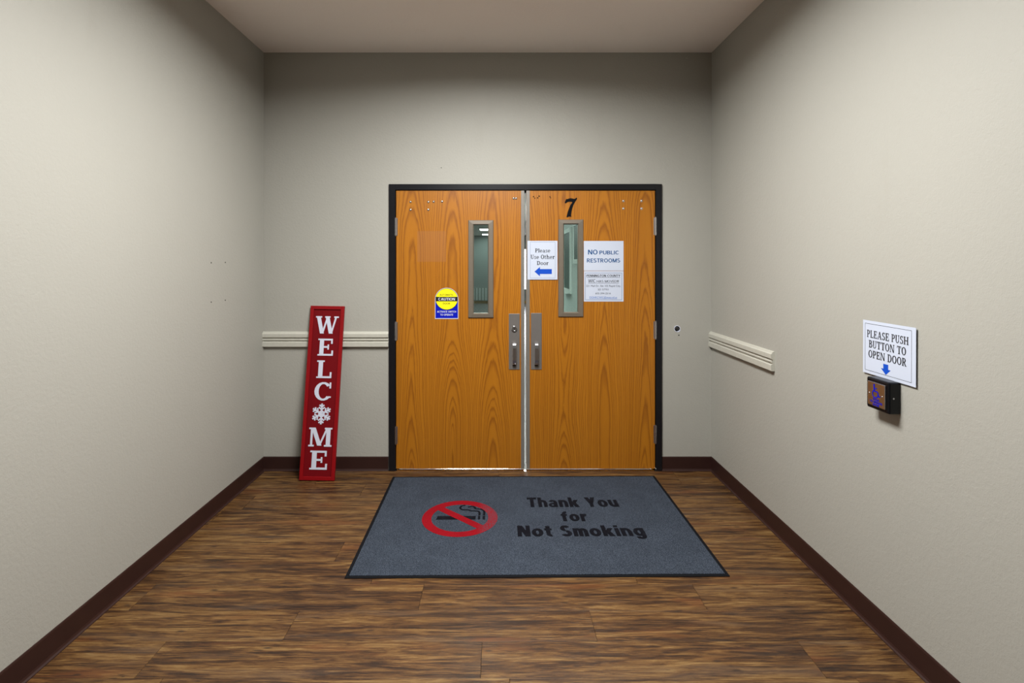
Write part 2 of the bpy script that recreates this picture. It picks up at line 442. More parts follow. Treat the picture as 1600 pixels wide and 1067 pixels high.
G['t'] = (0.44, [R(0.10, 0.12, 0.26, 0.90), R(0, 0.68 - s_, 0.42, 0.68)] + arc(0.27, 0.16, 0.17, 0.17, 180, 310, 0.15, 0.09, 8))
G['h'] = (0.78, [R(V, 0, V + T, 1), R(0, 0, 0.32, s_), R(0, 1 - s_, V + T, 1), R(0.53, 0, 0.69, 0.42), R(0.45, 0, 0.78, s_)] + arc(0.44, 0.43, 0.25, 0.26, 0, 180, 0.15, 0.10))
G['r'] = (0.56, [R(V, 0, V + T, 0.68), R(0, 0, 0.36, s_), R(0, 0.68 - s_, V + T, 0.68)] + arc(0.42, 0.44, 0.20, 0.25, 40, 180, 0.13, 0.11, 8) + [R(0.44, 0.52, 0.56, 0.66)])
G['o'] = (0.64, arc(0.32, 0.34, 0.32, 0.35, 0, 360, 0.16, 0.09, 22))
def slab(body, x0, y0, wd, ht, n0, n1, m, parent, name='lettering', gap=0.09, face=None, apart=False):
    mb = MB(); x = 0.0; face = face or G
    polys = []; ends = []
    for ch in body:
        if ch == ' ': x += 0.42; continue
        adv, ps = face[ch]
        polys += [[(px + x, py) for px, py in p] for p in ps]
        ends.append(len(polys))
        x += adv + gap
    tot = x - gap
    sx = wd / tot
    if apart:                                           # every letter an object of its own
        a = 0
        for e in ends:
            q = MB()
            for i, p in enumerate(polys[a:e]): q.prism([(x0 + (px - tot / 2) * sx, y0 + py * ht) for px, py in p], n0, n1 + i * 4e-6)
            q.build('letter', m, parent); a = e
        return
    for i, p in enumerate(polys): mb.prism([(x0 + (px - tot / 2) * sx, y0 + py * ht) for px, py in p], n0, n1 + (i % 60) * 4e-6)   # strokes overlap: no two share a plane
    return mb.build(name, m, parent)

def sans_set(T, t):
    H = {}
    X = 0.73
    H['N'] = (.80, [R(0, 0, T, 1), R(.80 - T, 0, .80, 1), bar(T * .6, 1, .80 - T * .6, 0, T * 1.15)])
    H['O'] = (.90, arc(.45, .5, .45, .51, 0, 360, T, t, 28))
    H['P'] = (.68, [R(0, 0, T, 1), R(0, 1 - t, .40, 1), R(0, .38, .40, .38 + t)] + arc(.37, .69, .31, .31, -90, 90, T, t))
    H['U'] = (.76, [R(0, .33, T, 1), R(.76 - T, .33, .76, 1)] + arc(.38, .34, .38, .35, 180, 360, T, t))
    H['B'] = (.72, [R(0, 0, T, 1), R(0, 1 - t, .40, 1), R(0, .5 - t * .5, .42, .5 + t * .5), R(0, 0, .40, t)] + arc(.37, .76, .31, .24, -90, 90, T, t * .95) + arc(.38, .28, .34, .28, -90, 90, T, t))
    H['L'] = (.58, [R(0, 0, T, 1), R(0, 0, .58, t)])
    H['I'] = (T, [R(0, 0, T, 1)])
    H['C'] = (.80, arc(.44, .5, .44, .51, 45, 315, T, t, 20))
    H['G'] = (.86, arc(.44, .5, .44, .51, 45, 330, T, t, 20) + [R(.86 - T, .08, .86, .52), R(.48, .52 - t, .86, .52)])
    H['R'] = (.76, [R(0, 0, T, 1), R(0, 1 - t, .40, 1), R(0, .40, .40, .40 + t), bar(.36, .42, .76 - T * .6, 0, T * 1.15)] + arc(.37, .70, .32, .30, -90, 90, T, t))
    H['E'] = (.60, [R(0, 0, T, 1), R(0, 1 - t, .60, 1), R(0, .5 - t / 2, .55, .5 + t / 2), R(0, 0, .60, t)])
    H['S'] = (.70, arc(.34, .735, .32, .275, 25, 270, T, t) + arc(.35, .275, .35, .285, 90, -155, T, t))
    H['T'] = (.72, [R(.36 - T / 2, 0, .36 + T / 2, 1), R(0, 1 - t, .72, 1)])
    H['M'] = (.96, [R(0, 0, T, 1), R(.96 - T, 0, .96, 1), bar(T * .6, 1, .48, 0.02, T * 1.05), bar(.96 - T * .6, 1, .48, 0.02, T * 1.05)])
    H['D'] = (.80, [R(0, 0, T, 1), R(0, 1 - t, .36, 1), R(0, 0, .36, t)] + arc(.34, .5, .46, .5, -90, 90, T, t))
    H['A'] = (.86, [bar(.43, 1, T * .55, 0, T * 1.1), bar(.43, 1, .86 - T * .55, 0, T * 1.1), R(.2, .22, .66, .22 + t)])
    H['V'] = (.84, [bar(T * .55, 1, .42, 0, T * 1.1), bar(.84 - T * .55, 1, .42, 0, T * 1.1)])
    H['W'] = (1.20, [bar(T * .55, 1, .32, 0, T), bar(.60, 1, .32, 0, T), bar(.60, 1, .88, 0, T), bar(1.20 - T * .55, 1, .88, 0, T)])
    H['H'] = (.76, [R(0, 0, T, 1), R(.76 - T, 0, .76, 1), R(0, .5 - t / 2, .76, .5 + t / 2)])
    H['Y'] = (.82, [bar(T * .6, 1, .41, .38, T * 1.15), bar(.82 - T * .6, 1, .41, .38, T * 1.15), R(.41 - T / 2, 0, .41 + T / 2, .44)])
    H['!'] = (T, [R(0, 0, T, t), R(0, .26, T, 1)])
    arch = arc(.34, X - .36, .34, .37, 0, 180, T, t)
    H['n'] = (.68, [R(0, 0, T, X), R(.68 - T, 0, .68, X - .36)] + arch)
    H['h'] = (.68, [R(0, 0, T, 1), R(.68 - T, 0, .68, X - .36)] + arch)
    H['u'] = (.68, [R(.68 - T, 0, .68, X), R(0, .36, T, X)] + arc(.34, .36, .34, .37, 180, 360, T, t))
    w2 = .60 - T
    H['m'] = (w2 + .60, [R(0, 0, T, X), R(w2, 0, w2 + T, X - .3), R(w2 + .60 - T, 0, w2 + .60, X - .3)] + arc(.30, X - .31, .30, .32, 0, 180, T, t) + arc(w2 + .30, X - .31, .30, .32, 0, 180, T, t))
    H['r'] = (.48, [R(0, 0, T, X)] + arc(.42, X - .36, .42, .37, 80, 180, T, t * 1.2, 8))
    H['i'] = (T, [R(0, 0, T, X), R(0, .82, T, 1)])
    H['k'] = (.72, [R(0, 0, T, 1), bar(T * .9, .26, .70 - T * .5, X, T * 1.2), bar(.34, .46, .72 - T * .6, 0, T * 1.2)])
    H['o'] = (.72, arc(.36, X / 2, .36, X / 2 + .01, 0, 360, T, t, 24))
    H['a'] = (.68, [R(.66 - T, 0, .66, .45)] + arc(.34, .44, .32, .30, 0, 155, T, t * .85) + arc(.30, .21, .30, .22, 0, 360, T * .8, t * .75, 20))
    H['g'] = (.70, [R(.70 - T, 0, .70, X)] + arc(.36, X / 2, .36, X / 2, 0, 360, T, t, 24) + arc(.36, .0, .34, .26, 195, 360, T, t * .85))
    H['t'] = (.48, [R(.09, .2, .09 + T, .95), R(0, X - t * .9, .46, X)] + arc(.09 + .3, .22, .30, .23, 180, 285, T, t, 8))
    H['f'] = (.50, [R(.09, 0, .09 + T, .75), R(0, X - t * .9, .46, X)] + arc(.09 + .34, .70, .34, .31, 80, 180, T, t, 8))
    return H
BLACKFACE, BOLDFACE, MEDFACE = sans_set(.27, .20), sans_set(.19, .155), sans_set(.14, .12)
def sans2(body, x0, y0, wd, ht, n0, n1, m, parent, face=BOLDFACE, gap=.10, apart=False): return slab(body, x0, y0, wd, ht, n0, n1, m, parent, 'lettering', gap, face, apart)

def outline(x0, y0, x1, y1, wd, n0, n1):
    mb = MB()
    mb.box((x0, y0, n0), (x1, y0 + wd, n1)); mb.box((x0, y1 - wd, n0), (x1, y1, n1))
    mb.box((x0, y0 + wd, n0), (x0 + wd, y1 - wd, n1)); mb.box((x1 - wd, y0 + wd, n0), (x1, y1 - wd, n1))
    return mb

# ------------------------------------------------------------------ the shell
def struct(mb, name, m, label, bevel=0.0, smooth=False):
    o = mb.build(name, m, None, bevel, smooth); o['kind'] = 'structure'; o['label'] = label; return o

ODL, ODR, ODT = bx(611), bx(1031), bz(291)           # rough opening for the pair of doors
mb = MB()
mb.box((XL - .15, D, 0), (ODL, D + .15, ZC)); mb.box((ODR, D, 0), (XR + .15, D + .15, ZC)); mb.box((ODL, D, ODT), (ODR, D + .15, ZC))
wall_back = struct(mb, 'wall_back', M_WALL, 'beige painted far wall with the double door')
wall_left = struct(MB().box((XL - .15, YB, 0), (XL, D, ZC)), 'wall_left', M_WALL, 'beige painted wall on the left with four screw holes')
wall_right = struct(MB().box((XR, YB, 0), (XR + .15, D, ZC)), 'wall_right', M_WALL, 'beige painted wall on the right with the push button')
struct(MB().box((XL - .15, YB - .15, 0), (XR + .15, YB, ZC)), 'wall_front', M_WALL, 'beige painted wall behind the viewer')
struct(MB().box((XL - .15, YB - .15, ZC), (XR + .15, D + .15, ZC + .12)), 'ceiling', M_CEIL, 'plain pale ceiling of the vestibule')
floor = struct(MB().box((XL - .15, YB - .15, -0.12), (XR + .15, D + .02, -0.004)), 'floor', M_HOLE, 'rustic brown wood plank floor')

# planks, each its own piece
M_PLANK = plank_mat()
PW, PL, gapx, gapy = 0.1833, 1.22, 0.0006, 0.0003
full = MB().box((-PL / 2 + gapx, -PW / 2 + gapy, -0.004), (PL / 2 - gapx, PW / 2 - gapy, 0.0)).mesh('plank', 0.0005)
full.materials.append(M_PLANK)
known = {0: 0.380, 1: -0.342, -1: -0.066, 3: -0.81, 6: -1.53}
k = -28
while True:
    y0 = 2.054 + PW * k; y1 = min(y0 + PW, D + .018)
    if y0 >= D: break
    j = known.get(k, random.uniform(0, PL))
    while j > XL: j -= PL
    while j < XR:
        a, b = max(j, XL), min(j + PL, XR)
        if b - a > 0.01 and y1 > YB:
            if b - a > PL - 1e-4 and y1 - y0 > PW - 1e-4:
                o = bpy.data.objects.new('plank', full); COL.objects.link(o)
            else:
                hx, hy = (b - a) / 2, (y1 - y0) / 2
                o = MB().box((-hx + gapx, -hy + gapy, -0.004), (hx - gapx, hy - gapy, 0.0)).build('plank', M_PLANK, None, 0.0005)
            o.parent = floor
            o.location = ((a + b) / 2, (y0 + y1) / 2, 0)
        j += PL
    k += 1

def run(profile, p0, p1, out):                       # a moulding: profile (out, up) swept from p0 to p1
    mb = MB(); n = len(profile)
    for p in (p0, p1):
        mb.v += [(p[0] + out[0] * a, p[1] + out[1] * a, p[2] + b) for a, b in profile]
    mb.f += [(i, (i + 1) % n, n + (i + 1) % n, n + i) for i in range(n)] + [tuple(range(n - 1, -1, -1)), tuple(range(n, 2 * n))]
    return mb
BASE = [(0, 0), (.015, 0), (.015, .003), (.009, .008), (.006, .016), (.005, .092), (.003, .098), (0, .099)]
struct(run(BASE, (XL, YB, 0), (XL, D, 0), (1, 0)), 'baseboard_left', M_BASE, 'dark brown cove base along the left wall')
struct(run(BASE, (XR, YB, 0), (XR, D, 0), (-1, 0)), 'baseboard_right', M_BASE, 'dark brown cove base along the right wall')
struct(run(BASE, (XL, D, 0), (bx(607), D, 0), (0, -1)), 'baseboard_back', M_BASE, 'dark brown cove base on the far wall left of the doors')
struct(run(BASE, (bx(1033.5), D, 0), (XR, D, 0), (0, -1)), 'baseboard_back_right', M_BASE, 'dark brown cove base on the far wall right of the doors')
RAIL = [(0, 0), (.019, 0), (.022, .003), (.022, .033), (.019, .037), (.011, .038), (.011, .044), (.017, .045), (.019, .048), (.019, .054), (.017, .057),
        (.011, .058), (.011, .064), (.019, .065), (.022, .069), (.022, .092), (.016, .098), (.013, .104), (.006, .107), (0, .107)]
struct(run(RAIL, (XL, D, bz(541.5)), (bx(607.5), D, bz(541.5)), (0, -1)), 'trim_1', M_TRIM, 'ribbed cream chair rail on the far wall behind the red sign')
struct(run(RAIL, (XR, 2.889, bz(541.5)), (XR, D, bz(541.5)), (-1, 0)), 'trim_2', M_TRIM, 'short ribbed cream chair rail on the right wall')

# small holes and marks in the walls
def left_mark(px, py):
    Y = XL * F / (px - 780); Z = EYE - (py - 412) * Y / F
    mb = MB(); mb.disc(0, 0, 0.0042, 0, 0.0006, 10)
    o = mb.build('screw_hole', M_HOLE, wall_left)
    o.matrix_world = Matrix.Translation((XL, Y, Z)) @ Matrix(((0, 0, 1, 0), (1, 0, 0, 0), (0, 1, 0, 0), (0, 0, 0, 1)))
for q in ((330, 410.5), (352, 410), (330, 472), (352, 469)): left_mark(*q)
def back_part(mb, name, px, py, m, smooth=False):
    o = mb.build(name, m, wall_back, smooth=smooth); o.matrix_world = frame_back(bx(px), bz(py)); return o
back_part(MB().disc(0, 0, 0.0045, 0, 0.0006, 10), 'screw_hole', 1060.7, 523.7, M_HOLE)
back_part(MB().disc(0, 0, 0.003, 0, 0.0006, 10), 'screw_hole', 689.5, 262, M_HOLE)
back_part(MB().disc(0, 0, 0.019, 0, 0.0008, 20), 'cable_hole', 1058, 513.5, M_HOLE)
mb = MB().ring(0, 0, 0.0225, 0.0185, 0, 0.002, 24)
mb.ring(0.004, -0.004, 0.0205, 0.011, 0, 0.0017, 12, a0=-1.75, a1=-0.3)
back_part(mb, 'broken_plaster_rim', 1058, 513.5, M_WHITE)
back_part(MB().tube([(-.015, .003, .001), (-.006, .007, .006), (.005, .006, .008), (.008, -.002, .005), (-.002, -.006, .004), (-.011, -.003, .001)], 0.0019, 6),
          'wire', 1058, 513.5, M_STEEL, True)
back_part(MB().disc(0, 0, 0.004, 0, .004, 10).tube([(0, 0, .002), (0.001, -.004, .010), (.004, -.008, .012), (.007, -.004, .012)], 0.0016, 6), 'hook', 1072, 91, M_TRIM)

# ------------------------------------------------------------------ door frame (trim_3)
FO, FI = 0.004, 0.014
fl0, fl1, fr0, fr1, ft0, ft1 = bx(608), bx(618.3), bx(1024), bx(1033.6), bz(288), bz(297)
mb = MB()
mb.box((fl0, D - FI, 0), (fl1, D + .13, ft0)); mb.box((fr0, D - FI, 0), (fr1, D + .13, ft0)); mb.box((fl1, D - FI, ft1), (fr0, D + .13, ft0))
mb.box((fl1, D + .052, 0), (fl1 + .014, D + .09, ft1)); mb.box((fr0 - .014, D + .052, 0), (fr0, D + .09, ft1)); mb.box((fl1, D + .052, ft1 - .012), (fr0, D + .09, ft1))
struct(mb, 'trim_3', M_FRAME, 'glossy black metal frame around the double door', 0.0015)
struct(MB().prism([(D - .012, 0), (D + .004, .005), (D + .12, .005), (D + .136, 0)], fl1, fr0), 'trim_4', M_BRIGHT, 'thin aluminium threshold added under the doors to mirror the corridor light')  # glossy sill added so the gap under the doors reflects the lit corridor
o = bpy.data.objects['trim_4']
for v in o.data.vertices: v.co = (v.co.z, v.co.x, v.co.y)

# ------------------------------------------------------------------ doors
OFF = 0.004
ZB, ZT = 0.0150, bz(298)
def door(name, label, x0, x1, lite, meet, material, glassbox):
    root = thing(name, label, 'door', frame_back(0, 0, OFF), kind='structure')
    (a0, c0), (a1, c1) = lite                           # outside of the vision frame
    g = 0.030
    h0, h1, k0, k1 = a0 + g, a1 - g, c0 + g, c1 - g
    mb = MB()
    th = -0.044
    mb.box((x0, ZB, th), (h0, ZT, 0)); mb.box((h1, ZB, th), (x1, ZT, 0)); mb.box((h0, ZB, th), (h1, k0, 0)); mb.box((h0, k1, th), (h1, ZT, 0))
    mb.build('door_panel', material, root)
    # vision frame: four mitred, sloping sides
    mb = MB()
    i0, i1, j0, j1 = a0 + 0.040, a1 - 0.040, c0 + 0.034, c1 - 0.034
    O = [(a0, c0), (a1, c0), (a1, c1), (a0, c1)]; I = [(i0, j0), (i1, j0), (i1, j1), (i0, j1)]
    Om = [(a0 + .004, c0 + .004), (a1 - .004, c0 + .004), (a1 - .004, c1 - .004), (a0 + .004, c1 - .004)]
    Im = [(i0 - .006, j0 - .006), (i1 + .006, j0 - .006), (i1 + .006, j1 + .006), (i0 - .006, j1 + .006)]
    for q in range(4):
        r = (q + 1) % 4
        vs = [(*O[q], .0005), (*O[r], .0005), (*Om[q], .009), (*Om[r], .009), (*Im[q], .011), (*Im[r], .011), (*I[q], .004), (*I[r], .004), (*I[q], -.030), (*I[r], -.030)]
        e = 0.0004
        mb.add(vs, [(0, 1, 3, 2), (2, 3, 5, 4), (4, 5, 7, 6), (6, 7, 9, 8)])
    fr = mb.build('vision_frame', M_BRONZE, root)
    MB().box((i0 - .004, j0 - .004, -.024), (i1 + .004, j1 + .004, -.018)).build('pane', M_GLASS, fr)
    wm = MB()
    stp = 0.0125
    W_, H_ = i1 - i0, j1 - j0
    d = -H_
    while d < W_:                                       # diagonal wires of the safety glass, both ways
        for sgn in (1, -1):
            xa, ya = max(d, 0.0), max(-d, 0.0)
            ln = min(W_ - xa, H_ - ya)
            if ln > 0.004:
                p, q = (xa, ya), (xa + ln, ya + ln)
                if sgn < 0: p, q = (W_ - p[0], p[1]), (W_ - q[0], q[1])
                wm.flatline([(i0 + p[0], j0 + p[1]), (i0 + q[0], j0 + q[1])], 0.00032, -.0172, -.0168)
        d += stp * 2
    wm.build('wire_mesh', M_GREYEDGE, fr, kind='stuff')
    for xs in ((a0 + i0) / 2 - .001, (a1 + i1) / 2 + .001):
        for q in range(4):
            MB().dome(xs, c0 + (c1 - c0) * (.13 + .247 * q), .0034, .0098, .0014, 8, 2).build('screw', M_BRONZE, fr, 0, True)
    # meeting stile edge
    e0, e1 = meet
    MB().box((e0, ZB, 0.0), (e1, ZT, 0.0035)).build('edge_strip', M_GREYEDGE, root, 0.0008)
    return root

def pull(root, x0, x1, z0, z1, lock):
    pl = MB().box((x0, z0, 0), (x1, z1, 0.003)).build('pull_plate', M_PLATE, root, 0.001)
    xc = (x0 + x1) / 2
    if lock:
        lk = MB(); zc = bz(513.5)
        lk.disc(xc, zc, 0.021, .003, .009, 28); lk.ring(xc, zc, 0.018, 0.012, .009, .012, 28)
        lk.build('lock_cylinder', M_BRIGHT, pl, 0.0008, False)
        MB().disc(xc, zc, .0115, .009, .0105, 20).build('lock_core', M_STEEL, pl)
        MB().box((xc - .0012, zc - .006, .0105), (xc + .0012, zc + .006, .0108)).build('keyhole', M_HOLE, pl)
    zt, zb_ = bz(535), bz(570)
    wdt = 0.0125
    prof = [(.003, zt), (.030, zt - .002), (.040, zt - .014), (.043, zt - .034), (.043, zb_ + .040), (.038, zb_ + .022), (.026, zb_ + .006), (.003, zb_),
            (.003, zb_ + .016), (.020, zb_ + .020), (.028, zb_ + .030), (.033, zb_ + .044), (.033, zt - .036), (.031, zt - .022), (.024, zt - .016), (.003, zt - .016)]
    mb = MB(); n = len(prof)
    mb.v = [(xc - wdt, z, q) for q, z in prof] + [(xc + wdt, z, q) for q, z in prof]
    mb.f = [(i, (i + 1) % n, n + (i + 1) % n, n + i) for i in range(n)] + [tuple(range(n)), tuple(range(2 * n - 1, n - 1, -1))]
    mb.build('pull_handle', M_STEEL, pl, 0.0012)
    MB().box((xc - .011, zb_ - .006, .003), (xc + .011, zb_ + .012, .0045)).build('dark_socket', M_HOLE, pl)

def hinge(root, x, z0, z1):
    mb = MB(); L = (z1 - z0) / 5
    for q in range(5):
        mb.add(*cyl(x, z0 + q * L + .0008, z0 + (q + 1) * L - .0008, .0075))
    mb.add(*cyl(x, z0 - .004, z1 + .004, .0045))
    mb.box((x - .012, z0, -.006), (x + .012, z1, .0008))
    mb.build('hinge', M_STEEL, root)
def cyl(x, z0, z1, r, zc=.008, k=10):
    vs = [(x + r * math.cos(2 * PI * i / k), z, zc + r * math.sin(2 * PI * i / k)) for z in (z0, z1) for i in range(k)]
    return vs, [(i, (i + 1) % k, k + (i + 1) % k, k + i) for i in range(k)] + [tuple(range(k)), tuple(range(2 * k - 1, k - 1, -1))]

LX0, LX1, RX0, RX1 = bx(619.3), bx(819.3), bx(822.2), bx(1023)
M_OAKL = oak_leaf('oak_veneer_left', 0.045, (bx(652), bx(697), bz(409), bz(361)))
M_OAKR = oak_leaf('oak_veneer_right', 0.112)
d1 = door('door_1', 'left oak door leaf with yellow caution sticker and lock', LX0, LX1, ((bx(731.5), bz(496.5)), (bx(771.3), bz(344))),
          (bx(814), LX1), M_OAKL, None)
d2 = door('door_2', 'right oak door leaf with black numeral and paper notices', RX0, RX1, ((bx(872), bz(495)), (bx(911.5), bz(343))),
          (RX0, bx(827.6)), M_OAKR, None)
pull(d1, bx(795), bx(812), bz(577), bz(490), True)
pull(d2, bx(829.5), bx(846.3), bz(577), bz(489), False)
for a, b in ((368, 341), (531, 503), (693, 666)): hinge(d1, bx(618.9), bz(a), bz(b))
for a, b in ((367, 340), (529, 502), (692, 664)): hinge(d2, bx(1023.6), bz(a), bz(b))
for px, py in ((641.6, 315.5), (641.6, 327.7), (669.5, 315.5), (669.5, 327.7), (677.6, 315.2), (690.8, 315), (802.6, 310), (806.3, 310)):
    MB().disc(bx(px), bz(py), .0085, 0, .0015, 14).dome(bx(px), bz(py), .0070, .0015, .0045, 12, 3).build('bolt', M_BRIGHT, d1, 0, True)
for px, py in ((973.7, 314.2), (973.7, 325.9), (1002, 314), (1002, 326)):
    MB().disc(bx(px), bz(py), .0085, 0, .0015, 14).dome(bx(px), bz(py), .0070, .0015, .0045, 12, 3).build('bolt', M_BRIGHT, d2, 0, True)
for px, py, r in ((833.5, 307.4, .0045), (835.6, 309.6, .004), (840.0, 309.2, .0045), (842.4, 306.6, .005), (859.2, 307.6, .0042), (860.4, 309.2, .0032)):
    MB().disc(bx(px), bz(py), r, .0001, .0006, 10).build('screw_hole', M_HOLE, d2)

# ------------------------------------------------------------------ notices on the doors
FACE = OFF + 0.0008
def sheet(mb_wh, root):
    wd, ht = mb_wh
    return MB().box((-wd / 2, 0, 0), (wd / 2, ht, 0.0006)).build('paper_sheet', M_PAPER, root)
def rel(px, x_c): return bx(px) - x_c

xc, z0 = (bx(824) + bx(871)) / 2, bz(436.7)
t = thing('paper_notice', 'white upright notice reading Please Use Other Door with blue arrow', 'notice', frame_back(xc, z0, FACE + .004))
wd, ht = bx(871) - bx(824.3), bz(376.3) - z0
sheet((wd, ht), t)
outline(-wd / 2 + .018, .010, wd / 2 - .016, ht - .008, .0014, .0007, .0009).build('border_line', M_GREYINK, t)
for body, a, b, foot, top in (('Please', 836, 859.5, 394.5, 388.3), ('Use Other', 829, 866.5, 404.6, 398), ('Door', 838.8, 857, 414, 407.8)):
    slab(body, (bx(a) + bx(b)) / 2 - xc, bz(foot) - z0, bx(b) - bx(a), bz(top) - bz(foot), .0007, .0009, M_INK, t)
def arrow(pts, t, m, n0=.0007, n1=.0010): return MB().prism(pts, n0, n1).build('arrow', m, t)
A = lambda px, py: (bx(px) - xc, bz(py) - z0)
arrow([A(835, 424.2), A(843.5, 417), A(843.5, 420.3), A(862, 420.3), A(862, 428), A(843.5, 428), A(843.5, 431.6)], t, M_ARROW)

xc, z0 = (bx(912) + bx(974)) / 2, bz(422.8)
t = thing('paper_notice', 'white sheet reading NO PUBLIC RESTROOMS in dark blue', 'notice', frame_back(xc, z0, FACE))
wd, ht = bx(974) - bx(912), bz(376.5) - z0
sheet((wd, ht), t)
for body, a, b, foot, top in (('NO', 918.6, 933.5, 397.6, 390.2), ('PUBLIC', 936.4, 966.8, 397.5, 391.6), ('RESTROOMS', 916.8, 968.6, 410, 403.8)):
    sans2(body, (bx(a) + bx(b)) / 2 - xc, bz(foot) - z0, bx(b) - bx(a), bz(top) - bz(foot), .0007, .0009, M_BLUEINK, t)

xc, z0 = (bx(912.2) + bx(974)) / 2, bz(471)
t = thing('paper_notice', 'white bordered sheet of moved office address, below the restrooms notice', 'notice', frame_back(xc, z0, FACE))
wd, ht = bx(974) - bx(912.2), bz(423.4) - z0
sheet((wd, ht), t)
outline(bx(914) - xc, bz(468.6) - z0, bx(971.6) - xc, bz(426.4) - z0, .0022, .0007, .0009).build('border_line', M_GREYINK, t)
for body, a, b, foot, top, m, bo in (('PENNINGTON COUNTY', 916.3, 968.8, 432.6, 428.9, M_INK, .02), ('WIC', 918.8, 930.6, 441.4, 436.2, M_INK, .01),
        ('HAS MOVED!!!', 932.2, 966.4, 441.2, 437.6, M_INK, .01), ('221 Mall Dr, Ste 102 Rapid City,', 915.6, 969.6, 448, 445, M_INK, .0),
        ('SD 57701', 934, 950.5, 453.5, 450.6, M_INK, .0), ('605-394-2516', 930, 954, 459.6, 456.8, M_INK, .0),
        ('DOHRCWIC@state.sd.us', 921, 963.8, 466, 462.8, M_LINKINK, .0)):
    if bo: sans2(body, (bx(a) + bx(b)) / 2 - xc, bz(foot) - z0, bx(b) - bx(a), bz(top) - bz(foot), .0007, .0009, m, t, BOLDFACE if bo > .015 else MEDFACE)
    else: sans(body, (bx(a) + bx(b)) / 2 - xc, bz(foot) - z0, bx(b) - bx(a), bz(top) - bz(foot), .0009, m, t, 0.0)
for a, b, py, m in ((916.3, 968.8, 433.8, M_INK), (918.8, 966.4, 442.6, M_INK), (921, 963.8, 466.9, M_LINKINK)):
    MB().box((bx(a) - xc, bz(py) - z0, .0007), (bx(b) - xc, bz(py) - z0 + .0016, .0009)).build('underline', m, t)

# the numeral over the right window
def P7(q): return ((q[0] - 445) / 23.71 * S, (925 - q[1]) / 23.71 * S)
pts = [(290, 400), (300, 360), (345, 262), (395, 265), (450, 242), (520, 232), (580, 245), (640, 258), (685, 245), (708, 215), (745, 222), (738, 265), (690, 340), (650, 400), (605, 490),
       (565, 620), (535, 760), (522, 870), (538, 905), (512, 920), (470, 905), (435, 908), (400, 938), (355, 925), (365, 880), (400, 740), (450, 600), (510, 465), (575, 380), (520, 362),
       (440, 362), (380, 378), (345, 412), (305, 415)]
t = thing('door_number', 'black brush style numeral 7 above the right door window', 'number', frame_back(bx(870 + 445 / 23.71), bz(300 + 925 / 23.71), FACE))
MB().prism([P7(q) for q in pts], 0, .002).build('numeral', M_BLACK, t)

# caution sticker
xc, z0 = bx(698), bz(498)
t = thing('caution_sticker', 'yellow and blue domed caution sticker on the left door', 'sticker', frame_back(xc, z0, FACE))
w2, hT = (bx(716.2) - bx(679.8)) / 2, bz(449.6) - z0
def domed(w2, hT, inset, base):
    r = w2 - inset; cz = hT - w2
    # elliptical head reaching the top edge
    pts = [(-r, base)] + [(r, base)] + [(r * math.cos(a), cz + (hT - inset - cz) * math.sin(a)) for a in [PI * i / 24 for i in range(25)]]
    return pts
MB().prism(domed(w2, hT, 0, 0), 0, .0004).build('white_backing', M_WHITE, t)
MB().prism(domed(w2, hT, .0035, .005), .0004, .0007).build('blue_field', M_BLUE, t)
cy = bz(467.2) - z0; ry = .0705
MB().disc(0, cy, w2 - .004, .0007, .0009, 40, ry=.0765).build('black_ring', M_INK, t)
MB().disc(0, cy, w2 - .006, .0009, .0011, 40, ry=.0735).build('yellow_disc', M_YELLOW, t)
MB().box((-w2 + .004, bz(470.7) - z0, .0011), (w2 - .004, bz(463.6) - z0, .0013)).build('black_band', M_INK, t)
for body, wd_, foot, top, m, bo in (('AUTOMATIC', .098, 461.7, 459.2, M_OLIVE, .03), ('CAUTION', .117, 469.3, 465.0, M_WHITE, .035), ('DOOR', .051, 475.4, 472.5, M_OLIVE, .03),
        ('ACTIVATE SWITCH', .133, 488.2, 485.4, M_WHITE, .02), ('TO OPERATE', .090, 493, 490.2, M_WHITE, .02)):
    sans2(body, 0, bz(foot) - z0, wd_, bz(top) - bz(foot), .0013, .0015, m, t)

# ------------------------------------------------------------------ right wall: notice and push plate
t = thing('paper_notice', 'white landscape notice reading PLEASE PUSH BUTTON TO OPEN DOOR on the right wall', 'notice', frame_right(2.0415, 1.0165, 0.0065, -0.004))
wd, ht = 0.277, 0.214
MB().box((-wd / 2, 0, 0), (wd / 2, ht, .0006)).build('paper_sheet', M_PAPER, t)
outline(-wd / 2 + .012, .012, wd / 2 - .020, ht - .012, .0014, .0007, .0009).build('border_line', M_INK, t)
slab('PLEASE PUSH', -.006, .146, .218, .030, .0007, .0009, M_INK, t)
slab('BUTTON TO', -.006, .106, .196, .030, .0007, .0009, M_INK, t)
slab('OPEN DOOR', -.006, .066, .200, .030, .0007, .0009, M_INK, t)
arrow([(-.010 - .026, .036), (-.010 - .013, .036), (-.010 - .013, .055), (-.010 + .013, .055), (-.010 + .013, .036), (-.010 + .026, .036), (-.010, .014)], t, M_ARROW)

t = thing('push_button', 'square steel wheelchair push button in a black box on the wall', 'push button', frame_right(2.043, 0.896, 0.0003))
mb = MB(); b = .0605
mb.box((-b, 0, 0), (b, .12, .045)); mb.build('box', M_BLACK, t, .006)
MB().add(*outline(-b + .006, .006, b - .006, .114, .003, .0448, .0462).__dict__.values()).build('box_rim', M_BLACK, t, .0005)
pp = MB().box((-.047, .014, .044), (.047, .106, .0505)).build('press_plate', M_STEEL, t, .002)
n0, n1 = .0507, .0512
mb = MB()
mb.disc(-.010, .0955, .0042, n0, n1, 16)
mb.ring(-.004, .062, .0165, .0125, n0, n1, 28, a0=math.radians(120), a1=math.radians(370))
mb.flatline([(-.010, .091), (-.009, .071)], .0055, n0, n1)
mb.flatline([(-.009, .0835), (.004, .0835)], .004, n0, n1)
mb.flatline([(-.0095, .072), (.008, .072), (.0155, .054)], .0048, n0, n1)
